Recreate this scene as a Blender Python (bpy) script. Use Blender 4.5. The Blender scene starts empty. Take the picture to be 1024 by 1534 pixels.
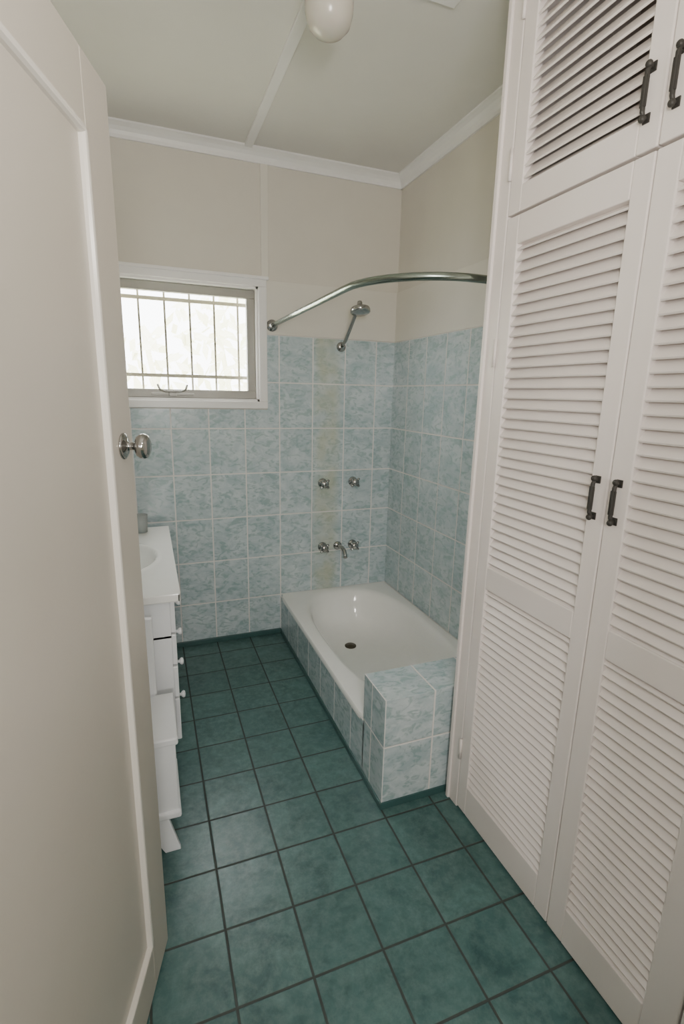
import bpy, bmesh, math, random
from mathutils import Vector, Matrix
random.seed(4)
H=.2577; XR=.7287; XL=-1.12; ZC=2.70; XW=.2704; YEND=-4.3; YB=-1.511
# ------------------------------------------------------------------ materials
def newmat(name):
    m=bpy.data.materials.new(name); m.use_nodes=True
    nt=m.node_tree; b=nt.nodes['Principled BSDF']; return m,nt,b
def N(nt,t,**k):
    n=nt.nodes.new(t)
    for a,v in k.items(): setattr(n,a,v)
    return n
def math_(nt,op,a,b=None,c=None):
    n=N(nt,'ShaderNodeMath',operation=op)
    for i,v in enumerate((a,b,c)):
        if v is None: continue
        if isinstance(v,(int,float)): n.inputs[i].default_value=v
        else: nt.links.new(v,n.inputs[i])
    return n.outputs[0]
def mixc(nt,f,a,b):
    n=N(nt,'ShaderNodeMix',data_type='RGBA')
    for s,v in ((0,f),(6,a),(7,b)):
        if isinstance(v,(int,float)): n.inputs[s].default_value=v
        elif isinstance(v,tuple): n.inputs[s].default_value=(*v,1)
        else: nt.links.new(v,n.inputs[s])
    return n.outputs[2]
def srgb(r,g,b):
    f=lambda c:(c/255/12.92 if c<=10 else ((c/255+.055)/1.055)**2.4)
    return (f(r),f(g),f(b))
def noise(nt,vec,scale,detail=3,rough=.5,dist=0):
    n=N(nt,'ShaderNodeTexNoise'); n.inputs['Scale'].default_value=scale; n.inputs['Detail'].default_value=detail
    n.inputs['Roughness'].default_value=rough; n.inputs['Distortion'].default_value=dist
    nt.links.new(vec,n.inputs['Vector']); return n.outputs['Fac']
def ramp(nt,fac,lo,hi):
    n=N(nt,'ShaderNodeMapRange'); n.inputs['From Min'].default_value=lo; n.inputs['From Max'].default_value=hi
    nt.links.new(fac,n.inputs['Value']); return n.outputs['Result']
def paint(name,col,rough=.5,var=.04,bump=.05,scale=6):
    m,nt,b=newmat(name); tc=N(nt,'ShaderNodeTexCoord').outputs['Object']
    f=noise(nt,tc,scale,4,.6)
    dark=tuple(c*(1-var) for c in col); lite=tuple(min(1,c*(1+var)) for c in col)
    nt.links.new(mixc(nt,f,dark,lite),b.inputs['Base Color']); b.inputs['Roughness'].default_value=rough
    if bump:
        bp=N(nt,'ShaderNodeBump'); bp.inputs['Strength'].default_value=bump; bp.inputs['Distance'].default_value=.002
        nt.links.new(noise(nt,tc,180,2),bp.inputs['Height']); nt.links.new(bp.outputs[0],b.inputs['Normal'])
    return m
def plain(name,col,rough=.4,metal=0):
    m=paint(name,col,rough,.03,0,20); m.node_tree.nodes['Principled BSDF'].inputs['Metallic'].default_value=metal; return m
def tile(name,su,sv,ou,ov,floor=False):
    m,nt,b=newmat(name); L=nt.links.new
    tc=N(nt,'ShaderNodeTexCoord').outputs['Object']
    s=N(nt,'ShaderNodeSeparateXYZ'); L(tc,s.inputs[0])
    g=N(nt,'ShaderNodeNewGeometry'); sn=N(nt,'ShaderNodeSeparateXYZ'); L(g.outputs['True Normal'],sn.inputs[0])
    nx=math_(nt,'GREATER_THAN',math_(nt,'ABSOLUTE',sn.outputs[0]),.5)
    nz=math_(nt,'GREATER_THAN',math_(nt,'ABSOLUTE',sn.outputs[2]),.5)
    def mx(f,a,c):
        return math_(nt,'ADD',math_(nt,'MULTIPLY',a,math_(nt,'SUBTRACT',1,f)),math_(nt,'MULTIPLY',c,f))
    u=mx(nx,s.outputs[0],s.outputs[1]); v=mx(nz,s.outputs[2],s.outputs[1])
    uu=math_(nt,'DIVIDE',math_(nt,'SUBTRACT',u,ou),su); vv=math_(nt,'DIVIDE',math_(nt,'SUBTRACT',v,ov),sv)
    def edge(x,sz):
        f=math_(nt,'FRACT',x); return math_(nt,'MULTIPLY',math_(nt,'MINIMUM',f,math_(nt,'SUBTRACT',1,f)),sz)
    d=math_(nt,'MINIMUM',edge(uu,su),edge(vv,sv))
    gw=.0030 if floor else .0031
    mk=N(nt,'ShaderNodeMapRange'); mk.interpolation_type='SMOOTHSTEP'
    mk.inputs['From Min'].default_value=gw*.7; mk.inputs['From Max'].default_value=gw*1.5; L(d,mk.inputs['Value']); mask=mk.outputs[0]
    idv=N(nt,'ShaderNodeCombineXYZ'); L(math_(nt,'FLOOR',uu),idv.inputs[0]); L(math_(nt,'FLOOR',vv),idv.inputs[1]); L(nx,idv.inputs[2])
    wn=N(nt,'ShaderNodeTexWhiteNoise'); L(idv.outputs[0],wn.inputs['Vector'])
    uvw=N(nt,'ShaderNodeCombineXYZ'); L(u,uvw.inputs[0]); L(v,uvw.inputs[1])
    va=N(nt,'ShaderNodeVectorMath',operation='MULTIPLY_ADD'); L(wn.outputs['Color'],va.inputs[0]); va.inputs[1].default_value=(7,7,7); L(uvw.outputs[0],va.inputs[2])
    if floor:
        n1=ramp(nt,noise(nt,va.outputs[0],9,8,.7,.6),.3,.72)
        n2=ramp(nt,noise(nt,va.outputs[0],34,5,.7),.42,.78)
        c=mixc(nt,n1,srgb(46,80,79),srgb(86,122,119)); c=mixc(nt,math_(nt,'MULTIPLY',n2,.5),c,srgb(126,152,147))
        c=mixc(nt,math_(nt,'MULTIPLY',wn.outputs['Value'],.25),c,srgb(56,90,88))
        grout=srgb(62,70,66); rough=.33
    else:
        mp=N(nt,'ShaderNodeMapping'); mp.inputs['Rotation'].default_value=(0,0,.75); mp.inputs['Scale'].default_value=(1,1.7,1)
        L(va.outputs[0],mp.inputs['Vector'])
        n1=ramp(nt,noise(nt,mp.outputs[0],9,4,.55,1.0),.36,.64)
        n2=ramp(nt,noise(nt,mp.outputs[0],17,3,.5,1.6),.50,.62)
        n3=ramp(nt,noise(nt,mp.outputs[0],22,2,.5,1.0),.56,.70)
        c=mixc(nt,n1,srgb(206,217,219),srgb(176,194,198)); c=mixc(nt,math_(nt,'MULTIPLY',n2,.6),c,srgb(136,164,165))
        c=mixc(nt,math_(nt,'MULTIPLY',n3,.45),c,srgb(218,226,227))
        c=mixc(nt,math_(nt,'MULTIPLY',wn.outputs['Value'],.12),c,srgb(154,174,177))
        st=N(nt,'ShaderNodeMapRange'); st.interpolation_type='SMOOTHSTEP'
        dx=math_(nt,'ABSOLUTE',math_(nt,'SUBTRACT',s.outputs[0],.29)); L(dx,st.inputs['Value'])
        st.inputs['From Min'].default_value=.11; st.inputs['From Max'].default_value=.03
        onb=math_(nt,'GREATER_THAN',s.outputs[1],-.02)
        sf=math_(nt,'MULTIPLY',math_(nt,'MULTIPLY',st.outputs[0],onb),math_(nt,'MULTIPLY',ramp(nt,noise(nt,tc,7,4),.25,.65),.6))
        c=mixc(nt,sf,c,srgb(190,190,156))
        grout=srgb(232,229,225); rough=.2
    col=mixc(nt,mask,grout,c); L(col,b.inputs['Base Color'])
    r=mixc(nt,mask,(.8,.8,.8),(rough,rough,rough)); L(r,b.inputs['Roughness'])
    bp=N(nt,'ShaderNodeBump'); bp.inputs['Strength'].default_value=.5; bp.inputs['Distance'].default_value=.003
    hh=math_(nt,'ADD',mask,math_(nt,'MULTIPLY',noise(nt,tc,12,3),.25 if floor else .1))
    L(hh,bp.inputs['Height']); L(bp.outputs[0],b.inputs['Normal'])
    return m
M={}
M['wall']=paint('wall_cream_paint',srgb(214,209,197),.45)
M['band']=paint('wall_band_paint',srgb(222,218,207),.4)
M['ceil']=paint('ceiling_paint',srgb(222,220,213),.7)
M['trim']=paint('white_trim_paint',srgb(236,235,232),.35)
M['ward']=paint('wardrobe_paint',srgb(234,226,221),.34)
M['door']=paint('door_paint',srgb(196,189,177),.28)
M['bead']=paint('door_bead_paint',srgb(222,217,208),.25)
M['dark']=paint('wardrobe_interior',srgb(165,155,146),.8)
M['tile']=tile('marbled_wall_tile',.2,H,0,0)
M['floor']=tile('teal_floor_tile',.2,.2,0,-1.9538+2,True)
M['skirt']=paint('teal_skirting_tile',srgb(60,94,92),.35,.25,.05,14)
M['enamel']=plain('bath_enamel',srgb(246,246,242),.08)
M['lam']=plain('white_laminate',srgb(236,238,240),.3)
M['chrome']=plain('chrome',srgb(172,172,170),.14,1)
M['rail']=plain('brushed_rail_metal',srgb(140,150,142),.25,1)
M['iron']=plain('dark_iron',srgb(60,58,54),.5,.3)
M['black']=plain('drain_dark',srgb(90,84,70),.4,.7)
M['sash']=plain('aluminium_sash',srgb(150,148,140),.4,.2)
M['bar']=plain('grille_bar',srgb(206,200,180),.5,0)
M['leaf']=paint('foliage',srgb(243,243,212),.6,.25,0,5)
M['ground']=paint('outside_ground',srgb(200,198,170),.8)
m,nt,b=newmat('frosted_glass'); b.inputs['Base Color'].default_value=(*srgb(206,202,190),1); b.inputs['Roughness'].default_value=.22
b.inputs['Subsurface Weight'].default_value=.2; M['frost']=m
m,nt,b=newmat('window_glass'); b.inputs['Roughness'].default_value=.02; b.inputs['Transmission Weight'].default_value=1; b.inputs['IOR'].default_value=1.0; M['glass']=m
m,nt,b=newmat('clear_plastic'); b.inputs['Base Color'].default_value=(.8,.86,.85,1); b.inputs['Roughness'].default_value=.1; b.inputs['Transmission Weight'].default_value=.6; M['clear']=m
# ------------------------------------------------------------------ mesh helpers
def mesh(name,vs,fs,mat,parent=None,smooth=False,bevel=0,seg=2):
    me=bpy.data.meshes.new(name); me.from_pydata([tuple(v) for v in vs],[],fs); me.update()
    bm=bmesh.new(); bm.from_mesh(me); bmesh.ops.recalc_face_normals(bm,faces=bm.faces); bm.to_mesh(me); bm.free()
    o=bpy.data.objects.new(name,me); bpy.context.scene.collection.objects.link(o); me.materials.append(M[mat])
    if smooth:
        for p in me.polygons: p.use_smooth=True
    if bevel:
        md=o.modifiers.new('bevel','BEVEL'); md.width=bevel; md.segments=seg; md.limit_method='ANGLE'
    if parent: o.parent=parent
    return o
class MB:
    def __init__(s): s.v=[]; s.f=[]
    def box(s,x0,x1,y0,y1,z0,z1,T=None):
        n=len(s.v); P=[(x,y,z) for x in (x0,x1) for y in (y0,y1) for z in (z0,z1)]
        s.v+= [tuple(T@Vector(p)) if T else p for p in P]
        s.f+=[tuple(n+i for i in q) for q in [(0,1,3,2),(4,6,7,5),(0,4,5,1),(2,3,7,6),(0,2,6,4),(1,5,7,3)]]; return s
    def prism(s,sec,fn):
        n=len(s.v); k=len(sec)
        s.v+=[fn(p,0) for p in sec]+[fn(p,1) for p in sec]
        s.f+=[tuple(range(n,n+k)),tuple(range(n+2*k-1,n+k-1,-1))]+[(n+i,n+(i+1)%k,n+k+(i+1)%k,n+k+i) for i in range(k)]; return s
    def lathe(s,prof,org,axis,seg=28):
        ax=Vector(axis).normalized(); q=Vector((0,0,1)).rotation_difference(ax); o=Vector(org); n=len(s.v)
        for r,h in prof:
            for i in range(seg):
                a=2*math.pi*i/seg; s.v.append(tuple(o+q@Vector((r*math.cos(a),r*math.sin(a),h))))
        for j in range(len(prof)-1):
            for i in range(seg):
                s.f.append((n+j*seg+i,n+j*seg+(i+1)%seg,n+(j+1)*seg+(i+1)%seg,n+(j+1)*seg+i))
        s.f.append(tuple(n+i for i in range(seg))); s.f.append(tuple(n+(len(prof)-1)*seg+i for i in range(seg))); return s
    def tube(s,pts,r,seg=14):
        pts=[Vector(p) for p in pts]; n=len(s.v); k=len(pts)
        for i,p in enumerate(pts):
            t=(pts[min(i+1,k-1)]-pts[max(i-1,0)]).normalized()
            if i==0: x=t.orthogonal().normalized()
            else: x=(x-t*x.dot(t)).normalized()
            y=t.cross(x); rr=r[i] if isinstance(r,(list,tuple)) else r
            for j in range(seg):
                a=2*math.pi*j/seg; s.v.append(tuple(p+rr*(math.cos(a)*x+math.sin(a)*y)))
        for i in range(k-1):
            for j in range(seg): s.f.append((n+i*seg+j,n+i*seg+(j+1)%seg,n+(i+1)*seg+(j+1)%seg,n+(i+1)*seg+j))
        s.f.append(tuple(n+i for i in range(seg))); s.f.append(tuple(n+(k-1)*seg+i for i in range(seg))); return s
    def out(s,name,mat,parent=None,smooth=False,bevel=0): return mesh(name,s.v,s.f,mat,parent,smooth,bevel)
def empty(name,loc=(0,0,0)):
    e=bpy.data.objects.new(name,None); bpy.context.scene.collection.objects.link(e); e.empty_display_size=.1; return e
def smooth_by_angle(o):
    md=o.modifiers.new('es','EDGE_SPLIT'); md.split_angle=math.radians(35)
# ------------------------------------------------------------------ shell
WX0,WX1,WZ0,WZ1=-.985,-.115,1.44,2.045     # window opening
MB().box(XL-.1,1.0,YEND-.1,.1,-.08,0).out('floor','floor')
MB().box(XL-.1,1.0,YEND-.1,.1,ZC,ZC+.08).out('ceiling','ceil')
bw=MB().box(XL-.1,WX0,0,.11,0,ZC).box(WX1,XR+.1,0,.11,0,ZC).box(WX0,WX1,0,.11,0,WZ0).box(WX0,WX1,0,.11,WZ1,ZC).out('wall_back','wall')
MB().box(XR,XR+.1,YEND,0,0,ZC).out('wall_right','wall')
MB().box(XL-.1,XL,YEND,0,0,ZC).out('wall_left','wall')
MB().box(XL-.1,XR+.1,YEND-.1,YEND,0,ZC).out('wall_front','wall')
# tiling
t=.008; Z7=7*H
MB().box(XL,WX0-.045,-t,0,0,1.395).box(WX0-.045,WX1+.045,-t,0,0,1.395).box(WX1+.045,XR,-t,0,0,Z7).out('wall_tiling_back','tile')
MB().box(XR-t,XR,-1.53,-t,0,Z7).out('wall_tiling_right','tile')
MB().box(XL,XL+t,-1.6,-t,0,5*H+.1).out('wall_tiling_left','tile')
MB().box(WX1+.045,XR,-.007,0,Z7+.001,2.085).box(XR-.007,XR,-1.53,-.005,Z7+.001,2.085).out('trim_1','band',bevel=.002)
MB().box(-.095,-.055,-.009,0,2.09,2.64).out('trim_2','band',bevel=.002)
MB().box(-.18,-.14,-2.6,-.04,ZC-.012,ZC).box(-1.1,.27,-1.275,-1.235,ZC-.0125,ZC).out('trim_3','trim',bevel=.002)
sec=[(0,0),(.05,0),(.05,-.008),(.042,-.012),(.03,-.02),(.018,-.034),(.012,-.048),(.01,-.062),(0,-.062)]
MB().prism(sec,lambda p,e:((XL,XR)[e],-p[0],ZC+p[1])).out('cornice_back','trim')
MB().prism(sec,lambda p,e:(XR-p[0],(0,-1.56)[e],ZC+p[1])).out('cornice_right','trim')
MB().prism(sec,lambda p,e:(XL+p[0],(0,-2.6)[e],ZC+p[1])).out('cornice_left','trim')
MB().box(XL+.01,-.001,-.02,-t,0,.03).out('baseboard_back','skirt',bevel=.002)
# ------------------------------------------------------------------ window
w=empty('window_1')
a0,a1,b0,b1=WX0-.045,WX1+.045,WZ0-.04,WZ1+.04
MB().box(a0,a1,-.022,0,WZ1,b1).box(a0,a1,-.022,0,b0,WZ0).box(a0,WX0,-.022,0,WZ0,WZ1).box(WX1,a1,-.022,0,WZ0,WZ1).out('architrave','trim',w,bevel=.003)
MB().box(a0-.01,a1+.01,-.034,-.001,b1-.004,b1+.012).out('head_cap','trim',w,bevel=.003)
MB().box(WX0,WX1,-.01,.11,WZ0,WZ0+.012).box(WX0,WX1,-.01,.11,WZ1-.012,WZ1).box(WX0,WX0+.012,-.01,.11,WZ0,WZ1).box(WX1-.012,WX1,-.01,.11,WZ0,WZ1).out('reveal','trim',w)
def frame(mb,x0,x1,z0,z1,wd,y0,y1): return mb.box(x0,x1,y0,y1,z0,z0+wd).box(x0,x1,y0,y1,z1-wd,z1).box(x0,x0+wd,y0,y1,z0+wd,z1-wd).box(x1-wd,x1,y0,y1,z0+wd,z1-wd)
frame(MB(),WX0+.012,WX1-.012,WZ0+.012,WZ1-.012,.045,.03,.065).out('sash','sash',w,bevel=.003)
MB().box(WX0+.05,WX1-.05,.045,.048,WZ0+.05,WZ1-.05).out('pane','glass',w)
MB().box(-.69,-.47,.012,.03,1.466,1.478).box(-.60,-.56,0.0,.03,1.462,1.49).tube([(-.655,.0,1.52),(-.645,-.02,1.495),(-.62,-.03,1.485),(-.54,-.03,1.485),(-.515,-.02,1.495),(-.505,.0,1.52)],.006).out('latch','sash',w,bevel=.002)
g=MB()
for x in (-.855,-.725,-.595,-.465,-.335,-.205): g.box(x-.005,x+.005,.12,.13,WZ0-.02,WZ1+.02)
for z in (1.57,1.965): g.box(WX0-.03,WX1+.03,.117,.133,z-.009,z+.009)
g.out('security_grille','bar',w)
MB().box(-8,8,.3,12,-.6,-.5).out('garden_ground','ground')
g=MB(); rnd=random.Random(2)
for i in range(3000):
    c=Vector((rnd.uniform(-4,3),rnd.uniform(3,4.2),rnd.uniform(-.4,3.6)))
    if c.z>2.6+.9*math.sin(c.x*1.7)+.3: continue
    a=Vector((rnd.uniform(-1,1),rnd.uniform(-1,1),rnd.uniform(-1,1))).normalized()*.12; b_=a.orthogonal().normalized()*.06
    n=len(g.v); g.v+=[tuple(c-a),tuple(c+b_),tuple(c+a),tuple(c-b_)]; g.f.append((n,n+1,n+2,n+3))
for k in range(9): g.tube([(-4+k*.85,3.6,-.52),(-3.9+k*.85,3.6,1.0),(-4.1+k*.85,3.6,2.2)],.03,6)
g.out('garden_shrub','leaf')
# ------------------------------------------------------------------ bath
b=empty('bathtub')
def ring(kind,s,z,n=128):
    r=[]
    for i in range(n):
        th=2*math.pi*i/n; c,sn=math.cos(th),math.sin(th)
        if kind=='rect':
            x0,x1,y0,y1=-.004+s,XR-t-.001-s,-1.335,-t-.001; cx,cy=.365,-.67
            k=1e9
            if c>1e-9:k=min(k,(x1-cx)/c)
            if c<-1e-9:k=min(k,(x0-cx)/c)
            if sn>1e-9:k=min(k,(y1-cy)/sn)
            if sn<-1e-9:k=min(k,(y0-cy)/sn)
            r.append((cx+k*c,cy+k*sn,z))
        else:
            e=2/2.7; x=.365+.295*s*abs(c)**e*(1 if c>0 else -1); y=-.665+(.60*s+.02*(s-1))*abs(sn)**e*(1 if sn>0 else -1); r.append((x,y,z))
    return r
R=[ring('rect',0,.236),ring('rect',0,.254),ring('rect',.004,.260),ring('e',1.06,.262),ring('e',1.02,.258),ring('e',.99,.248),ring('e',.965,.22),ring('e',.94,.17),ring('e',.91,.11),ring('e',.86,.065),ring('e',.78,.042),ring('e',.6,.034),ring('e',.3,.031),ring('e',.05,.03)]
vs=[p for r in R for p in r]; n=128
fs=[(j*n+i,j*n+(i+1)%n,(j+1)*n+(i+1)%n,(j+1)*n+i) for j in range(len(R)-1) for i in range(n)]+[tuple((len(R)-1)*n+i for i in range(n))]
o=mesh('tub',vs,fs,'enamel',b,True); smooth_by_angle(o)
MB().box(0,.014,-1.335,-t-.001,0,.245).out('tiled_side','tile',b)
MB().box(-.006,0,-1.515,-.02,0,.028).box(-.006,XW+.05,YB-.006,YB,0,.028).out('skirting','skirt',b,bevel=.001)
MB().box(0,XR-t-.001,YB,-1.325,0,.449).out('tiled_block','tile',b,bevel=.002)
MB().lathe([(.001,.006),(.012,.006),(.014,.004),(.03,.004),(.034,.001),(.034,-.01)],(.33,-.38,.036),(0,0,1)).out('drain','black',b,True)
# ------------------------------------------------------------------ taps, shower
def tap(name,x,z):
    e=empty(name)
    o=MB().lathe([(.030,0),(.030,.004),(.026,.010),(.018,.014),(.014,.02),(.013,.034),(.02,.038),(.024,.044),(.024,.052),(.016,.06),(.001,.062)],(x,-t,z),(0,-1,0)).out('tap_body','chrome',e,True)
    g=MB()
    for k in range(4):
        a=math.pi/4+k*math.pi/2; dx,dz=math.cos(a),math.sin(a)
        g.tube([(x,-t-.046,z),(x+dx*.02,-t-.046,z+dz*.02),(x+dx*.031,-t-.048,z+dz*.031),(x+dx*.037,-t-.048,z+dz*.037)],[.008,.007,.009,.004],10)
    g.out('cross_handle','chrome',e,True)
tap('shower_tap',.268,.955); tap('shower_tap',.468,.958); tap('bath_tap',.272,.546); tap('bath_tap',.476,.546)
e=empty('bath_spout')
MB().lathe([(.028,0),(.028,.004),(.02,.012),(.013,.016)],(.374,-t,.545),(0,-1,0)).out('rose','chrome',e,True)
MB().tube([(.374,-t,.545),(.374,-.05,.552),(.374,-.10,.556),(.374,-.135,.545),(.374,-.15,.522),(.374,-.152,.505)],[.012,.012,.012,.012,.012,.013]).out('spout','chrome',e,True)
e=empty('shower_head')
MB().lathe([(.028,0),(.028,.004),(.022,.01),(.012,.016)],(.372,-t,1.76),(0,-1,0)).out('flange','chrome',e,True)
MB().tube([(.372,-t,1.76),(.372,-.05,1.775),(.372,-.08,1.79),(.372,-.16,1.86),(.372,-.235,1.925),(.372,-.255,1.935)],.010).out('arm','chrome',e,True)
MB().lathe([(.012,-.03),(.014,-.022),(.014,-.012),(.022,-.006),(.050,.006),(.054,.014),(.054,.028),(.046,.032),(.001,.032)],(.380,-.262,1.945),(0,-.25,-1)).out('rose','chrome',e,True)
MB().tube([(.372,-.235,1.925),(.378,-.262,1.968)],.011).out('elbow','chrome',e,True)
e=empty('shower_curtain_rail')
pts=[(-.04,-t,1.852),(-.04,-.5,1.852),(-.04,-1.12,1.852)]
for k in range(1,13):
    a=math.pi/2*k/12; pts.append((-.04+.32*(1-math.cos(a)),-1.15-.32*math.sin(a),1.852))
pts.append((XR-t,-1.47,1.852))
MB().tube(pts,.0125,18).out('rail','rail',e,True)
MB().lathe([(.032,0),(.032,.006),(.026,.012),(.018,.016),(.017,.035),(.013,.037)],(-.04,-t,1.852),(0,-1,0)).lathe([(.032,0),(.032,.006),(.026,.012),(.018,.016),(.013,.03)],(XR-t,-1.47,1.852),(-1,0,0)).out('flange','chrome',e,True)
# ------------------------------------------------------------------ wardrobe
W=empty('louvered_wardrobe')
YD=[-1.596,-2.0565,-2.425]; YF=-2.50
MB().box(XW,XW+.05,-1.594,-1.54,0,ZC).box(XW,XW+.05,YF,YD[2]-.003,0,ZC).box(XW-.008,XW+.02,-1.548,-1.532,0,ZC).box(XW+.036,XW+.06,-2.5,-1.55,1.965,2.0).out('frame','ward',W,bevel=.003)
MB().box(XW+.03,XR-.002,-1.555,-1.54,0,ZC).box(XW+.03,XR-.002,YF,YF+.015,0,ZC).out('side_panels','ward',W)
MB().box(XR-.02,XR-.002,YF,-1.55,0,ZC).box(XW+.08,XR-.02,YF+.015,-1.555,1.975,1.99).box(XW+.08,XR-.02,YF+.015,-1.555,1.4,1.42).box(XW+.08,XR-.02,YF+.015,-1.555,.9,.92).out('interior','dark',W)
def louver_door(nm,ya,yb,z0,z1,panels,sl=.05,sr=.05):
    g=MB(); T=.032; x0,x1=XW,XW+T
    g.box(x0,x1,ya-sl,ya,z0,z1).box(x0,x1,yb,yb+sr,z0,z1)
    zs=[z0]+[v for p in panels for v in p]+[z1]
    for i in range(0,len(zs),2): g.box(x0,x1,yb+sr,ya-sl,zs[i],zs[i+1])
    g.out(nm+'_frame','ward',W,bevel=.003)
    s=MB(); pitch=.0285
    for p0,p1 in panels:
        k=round((p1-p0)/pitch); pz=(p1-p0)/k
        for i in range(k+1):
            zc=p0+i*pz
            def fn(p,e,zc=zc):
                return (XW+.017+p[0],(ya-sl+.004,yb+sr-.004)[e],min(max(zc+p[1],p0-.003),p1+.003))
            dx,dz=.0125,.0162; q=.0028
            s.prism([(-dx-q*.7,-dz+q*.3),(-dx,-dz-q*.6),(dx+q,dz-q),(dx,dz+q*.7),(dx-q*1.4,dz+q*.7),(-dx-q*.9,-dz+q*1.0)],fn)
    s.out(nm+'_slats','ward',W)
g_=.0015
louver_door('lower_door_a',YD[0]-g_,YD[1]+g_,.012,1.983,[(.127,.885),(.961,1.908)])
louver_door('lower_door_b',YD[1]-g_,YD[2]+g_,.012,1.983,[(.127,.885),(.961,1.908)],.055,.075)
louver_door('upper_door_a',YD[0]-g_,YD[1]+g_,1.99,2.66,[(2.058,2.60)])
louver_door('upper_door_b',YD[1]-g_,YD[2]+g_,1.99,2.66,[(2.058,2.60)],.055,.075)
MB().box(XW,XW+.04,YF,-1.54,2.663,ZC).out('head_rail','ward',W)
def pull(nm,y,z0,z1):
    g=MB(); x=XW; zc=(z0+z1)/2
    g.box(x-.003,x,y-.008,y+.008,z0-.004,z0+.014).box(x-.003,x,y-.008,y+.008,z1-.014,z1+.004)
    g.tube([(x,y,z0+.004),(x-.011,y,z0+.005),(x-.015,y,z0+.014),(x-.016,y,zc),(x-.015,y,z1-.014),(x-.011,y,z1-.005),(x,y,z1-.004)],[.004,.0045,.005,.005,.005,.0045,.004],12)
    for zz in (z0+.002,z1-.002): g.lathe([(.003,-.004),(.007,0),(.0075,.004),(.005,.008),(.001,.009)],(x-.011,y,zz),(-1,0,0),14)
    g.box(x-.019,x-.013,y-.006,y+.006,zc-.028,zc+.028)
    g.out(nm,'iron',W,bevel=.001)
pull('pull_a',-2.026,1.214,1.312); pull('pull_b',-2.086,1.214,1.312)
pull('pull_c',-2.022,2.046,2.146); pull('pull_d',-2.086,2.046,2.146)
g=MB()
for z in (.25,1.62,2.12,2.5): g.tube([(XW-.003,-1.5955,z-.04),(XW-.003,-1.5955,z+.04)],.005,10)
g.out('hinges','ward',W,True)
# doorway nibs and jambs
MB().box(.03,XR,-2.72,-2.60,0,ZC).out('wall_entry_right','wall')
MB().box(.01,.03,-2.73,-2.59,0,ZC-.001).out('trim_4','trim',bevel=.003)
MB().box(XL,-1.03,-2.72,-2.60,0,ZC).out('wall_entry_left','wall')
MB().box(-1.03,-1.01,-2.73,-2.59,0,ZC-.001).out('trim_5','trim',bevel=.003)
# ------------------------------------------------------------------ open entry door
D=empty('door_1')
P0=Vector((-.753,-1.728,0)); dv=Vector((-.286,-.958,0)).normalized(); nv=Vector((-dv.y,dv.x,0))*1
if nv.dot(Vector((-.72,-2.91,0))-P0)<0: nv=-nv
T=Matrix(((dv.x,nv.x,0,P0.x),(dv.y,nv.y,0,P0.y),(0,0,1,0),(0,0,0,1)))
Wd,Hd=.80,2.04; s_=.118
MB().box(0,s_,-.036,0,.008,Hd,T).box(Wd-s_,Wd,-.036,0,.008,Hd,T).box(s_,Wd-s_,-.036,0,.008,.14,T).box(s_,Wd-s_,-.036,0,Hd-.12,Hd,T).out('stiles_rails','door',D,bevel=.002)
MB().box(s_-.002,Wd-s_+.002,-.030,-.009,.13,Hd-.11,T).out('panel','door',D)
g=MB()
def TT(*p): return tuple(T@Vector(p))
z0,z1=.14,Hd-.12; u0,u1=s_,Wd-s_; bd=[(0,-.009),(.012,-.009),(.011,-.003),(.008,.002),(.004,.003),(0,.003)]
g.prism(bd,lambda p,e:TT(u0+p[0],p[1],(z0,z1)[e])).prism(bd,lambda p,e:TT(u1-p[0],p[1],(z0,z1)[e]))
g.prism(bd,lambda p,e:TT((u0,u1)[e],p[1],z0+p[0])).prism(bd,lambda p,e:TT((u0,u1)[e],p[1],z1-p[0]))
g.out('bead_moulding','bead',D)
kp=[(.027,0),(.027,.003),(.024,.005),(.020,.007),(.010,.009),(.008,.014),(.008,.022),(.012,.025),(.021,.029),(.0255,.036),(.026,.042),(.023,.049),(.014,.053),(.001,.054)]
def knob(z,u):
    MB().lathe(kp,TT(u,0,z),nv,32).out('knob_inner','chrome',D,True)
    MB().lathe(kp,TT(u,-.036,z),-nv,32).out('knob_outer','chrome',D,True)
    MB().box(-.001,.001,-.03,-.006,z-.06,z+.06,T).out('latch_plate','chrome',D)
knob(1.377,.055)
# ------------------------------------------------------------------ vanity
V=empty('bathroom_vanity')
vx0,vx1,vy0,vy1=XL+t+.001,-.645,-1.12,-.13; cx,cy,ra,rb=-.885,-.64,.165,.215
nx_,ny_=60,110; vs=[];fs=[]
for i in range(nx_+1):
    for j in range(ny_+1):
        x=vx0+(vx1-vx0)*i/nx_; y=vy0+(vy1-vy0)*j/ny_; r=math.hypot((x-cx)/ra,(y-cy)/rb)
        z=.78
        if r<1: z-=.12*(1-r**2.6)**.8+.004
        elif r<1.12: z+=.004*math.sin((r-1)/.12*math.pi)
        vs.append((x,y,z))
for i in range(nx_):
    for j in range(ny_): k=i*(ny_+1)+j; fs.append((k,k+ny_+1,k+ny_+2,k+1))
mesh('basin_top',vs,fs,'enamel',V,True)
MB().box(vx0,vx1,vy0,vy0+.012,.748,.7795).box(vx1-.012,vx1,vy0,vy1,.748,.7795).box(vx0,vx1,vy1-.012,vy1,.748,.7795).box(vx0,vx0+.012,vy0,vy1,.7,.83).out('benchtop_edge','enamel',V,bevel=.004)
MB().box(vx0,-.684,-1.10,-.15,.60,.61).box(vx0,-.684,-1.10,-1.084,.16,.75).box(vx0,-.684,-.166,-.15,.16,.75).box(vx0,-.684,-1.10,-.15,.16,.176).box(vx0,vx0+.012,-1.1,-.15,.16,.66).box(vx0,-.74,-1.07,-.17,0,.16).out('carcass','lam',V,bevel=.001)
g=MB()
for za,zb in ((.62,.742),(.49,.612),(.355,.482),(.17,.347)): g.box(-.684,-.667,-1.10,-.80,za,zb)
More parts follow.
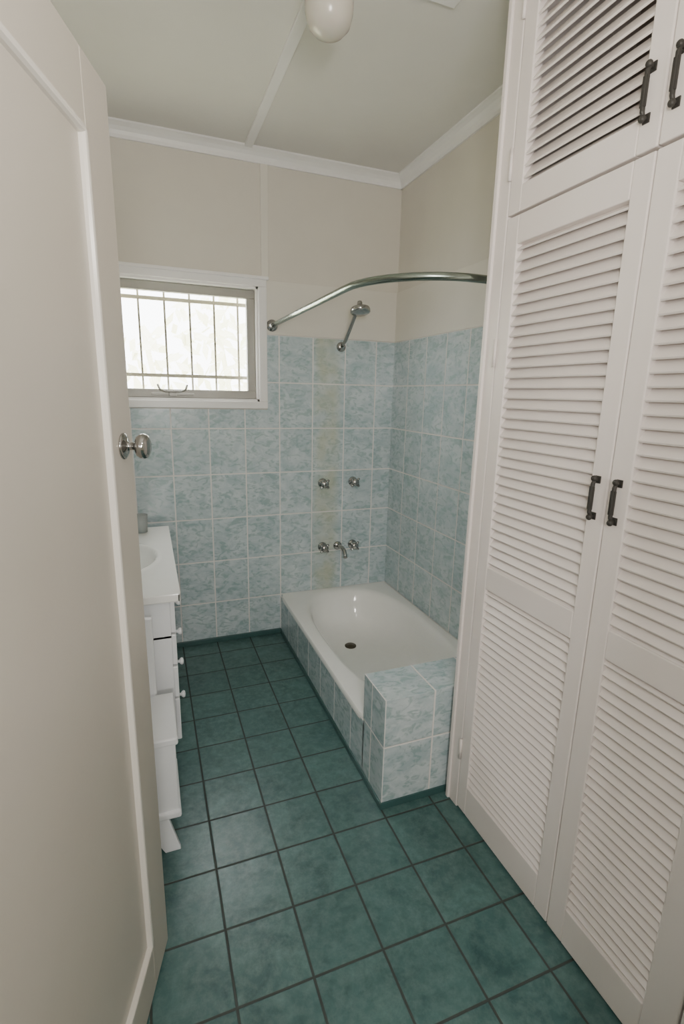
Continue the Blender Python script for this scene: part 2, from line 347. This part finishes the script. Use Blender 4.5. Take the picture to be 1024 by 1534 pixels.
g.box(-.684,-.667,-.795,-.475,.17,.742).box(-.684,-.667,-.47,-.152,.17,.742)
g.out('drawer_fronts','lam',V,bevel=.003)
g=MB(); kpr=[(.006,0),(.006,.01),(.012,.014),(.015,.02),(.012,.026),(.001,.028)]
for y,z in ((-.95,.68),(-.95,.552),(-.95,.42),(-.95,.27),(-.52,.6),(-.43,.6)): g.lathe(kpr,(-.667,y,z),(1,0,0),16)
g.out('knobs','lam',V,True)
MB().lathe([(.006,0),(.03,0),(.034,.09),(.032,.09),(.028,.006),(.001,.006)],(-.78,-.22,.781),(0,0,1)).out('tumbler','clear',None,True)
MB().lathe([(.026,0),(.026,.006),(.018,.014),(.016,.07),(.02,.08),(.016,.10),(.001,.105)],(-1.07,-.64,.781),(0,0,1)).tube([(-1.07,-.64,.83),(-1.02,-.64,.85),(-.97,-.64,.845),(-.955,-.64,.83)],.01).out('basin_mixer','chrome',V,True)
# ------------------------------------------------------------------ white stand beside vanity
S=empty('storage_stand')
MB().box(-1.06,-.745,-1.20,-1.185,.44,.735).box(-1.06,-.752,-1.19,-1.17,.0,.45).out('back_board','lam',S,bevel=.006)
MB().box(-1.06,-.690,-1.45,-1.185,.405,.432).box(-1.05,-.698,-1.44,-1.19,.15,.405).box(-1.06,-.692,-1.45,-1.185,.135,.16).out('box','lam',S,bevel=.006)
g=MB()
for ya,yb in ((-1.44,-1.42),(-1.22,-1.20)):
    g.prism([(-.82,.14),(-.735,.14),(-.70,0),(-.75,0)],lambda p,e,ya=ya,yb=yb:(p[0],(ya,yb)[e],p[1]))
    g.prism([(-.95,.14),(-1.03,.14),(-1.06,0),(-1.01,0)],lambda p,e,ya=ya,yb=yb:(p[0],(ya,yb)[e],p[1]))
g.out('legs','lam',S,bevel=.003)
# ------------------------------------------------------------------ ceiling light
e=empty('ceiling_light')
MB().lathe([(.072,0),(.072,.012),(.062,.018),(.052,.04),(.052,.048)],(-.155,-1.255,ZC-.0125),(0,0,-1),40).out('gallery','trim',e,True)
MB().lathe([(.052,0),(.056,.01),(.067,.028),(.071,.055),(.070,.085),(.062,.114),(.045,.132),(.02,.141),(.001,.143)],(-.155,-1.255,ZC-.052),(0,0,-1),40).out('glass_shade','frost',e,True)
# ------------------------------------------------------------------ lights
wd=bpy.data.worlds.new('world'); bpy.context.scene.world=wd; wd.use_nodes=True
wd.node_tree.nodes['Background'].inputs[0].default_value=(.98,.99,1,1); wd.node_tree.nodes['Background'].inputs[1].default_value=19
def area(nm,loc,target,size,power,col):
    l=bpy.data.lights.new(nm,'AREA'); l.shape='RECTANGLE'; l.size,l.size_y=size; l.energy=power; l.color=col
    o=bpy.data.objects.new(nm,l); bpy.context.scene.collection.objects.link(o); o.location=loc
    o.rotation_euler=(Vector(target)-Vector(loc)).to_track_quat('-Z','Y').to_euler(); return o
area('hall_light',(-.75,-4.1,1.6),(-.1,-1.0,1.7),(.4,.4),28,(1,.95,.9))
area('ceiling_fill',(-.45,-2.7,1.95),(-.4,-1.7,2.7),(.15,.15),7,(1,.95,.88))  # added unseen fill, aimed up to brighten the ceiling nearer the camera
area('fill_flash',(-.57,-2.95,1.62),(.1,-.6,1.1),(.07,.07),4.5,(1,.98,.96))
# ------------------------------------------------------------------ camera
cam=bpy.data.cameras.new('camera'); co=bpy.data.objects.new('camera',cam); bpy.context.scene.collection.objects.link(co)
yaw,pit,roll,f=.3685,.2296,.0221,755.46
F=Vector((math.sin(yaw)*math.cos(pit),math.cos(yaw)*math.cos(pit),-math.sin(pit))); R0=Vector((math.cos(yaw),-math.sin(yaw),0)); U0=R0.cross(F)
Rv=math.cos(roll)*R0+math.sin(roll)*U0; Uv=Rv.cross(F)
co.matrix_world=Matrix(((Rv.x,Uv.x,-F.x,-.7208),(Rv.y,Uv.y,-F.y,-2.9127),(Rv.z,Uv.z,-F.z,1.4909),(0,0,0,1)))
cam.sensor_fit='VERTICAL'; cam.sensor_height=36; cam.lens=f*36/1534; cam.clip_start=.02
bpy.context.scene.camera=co
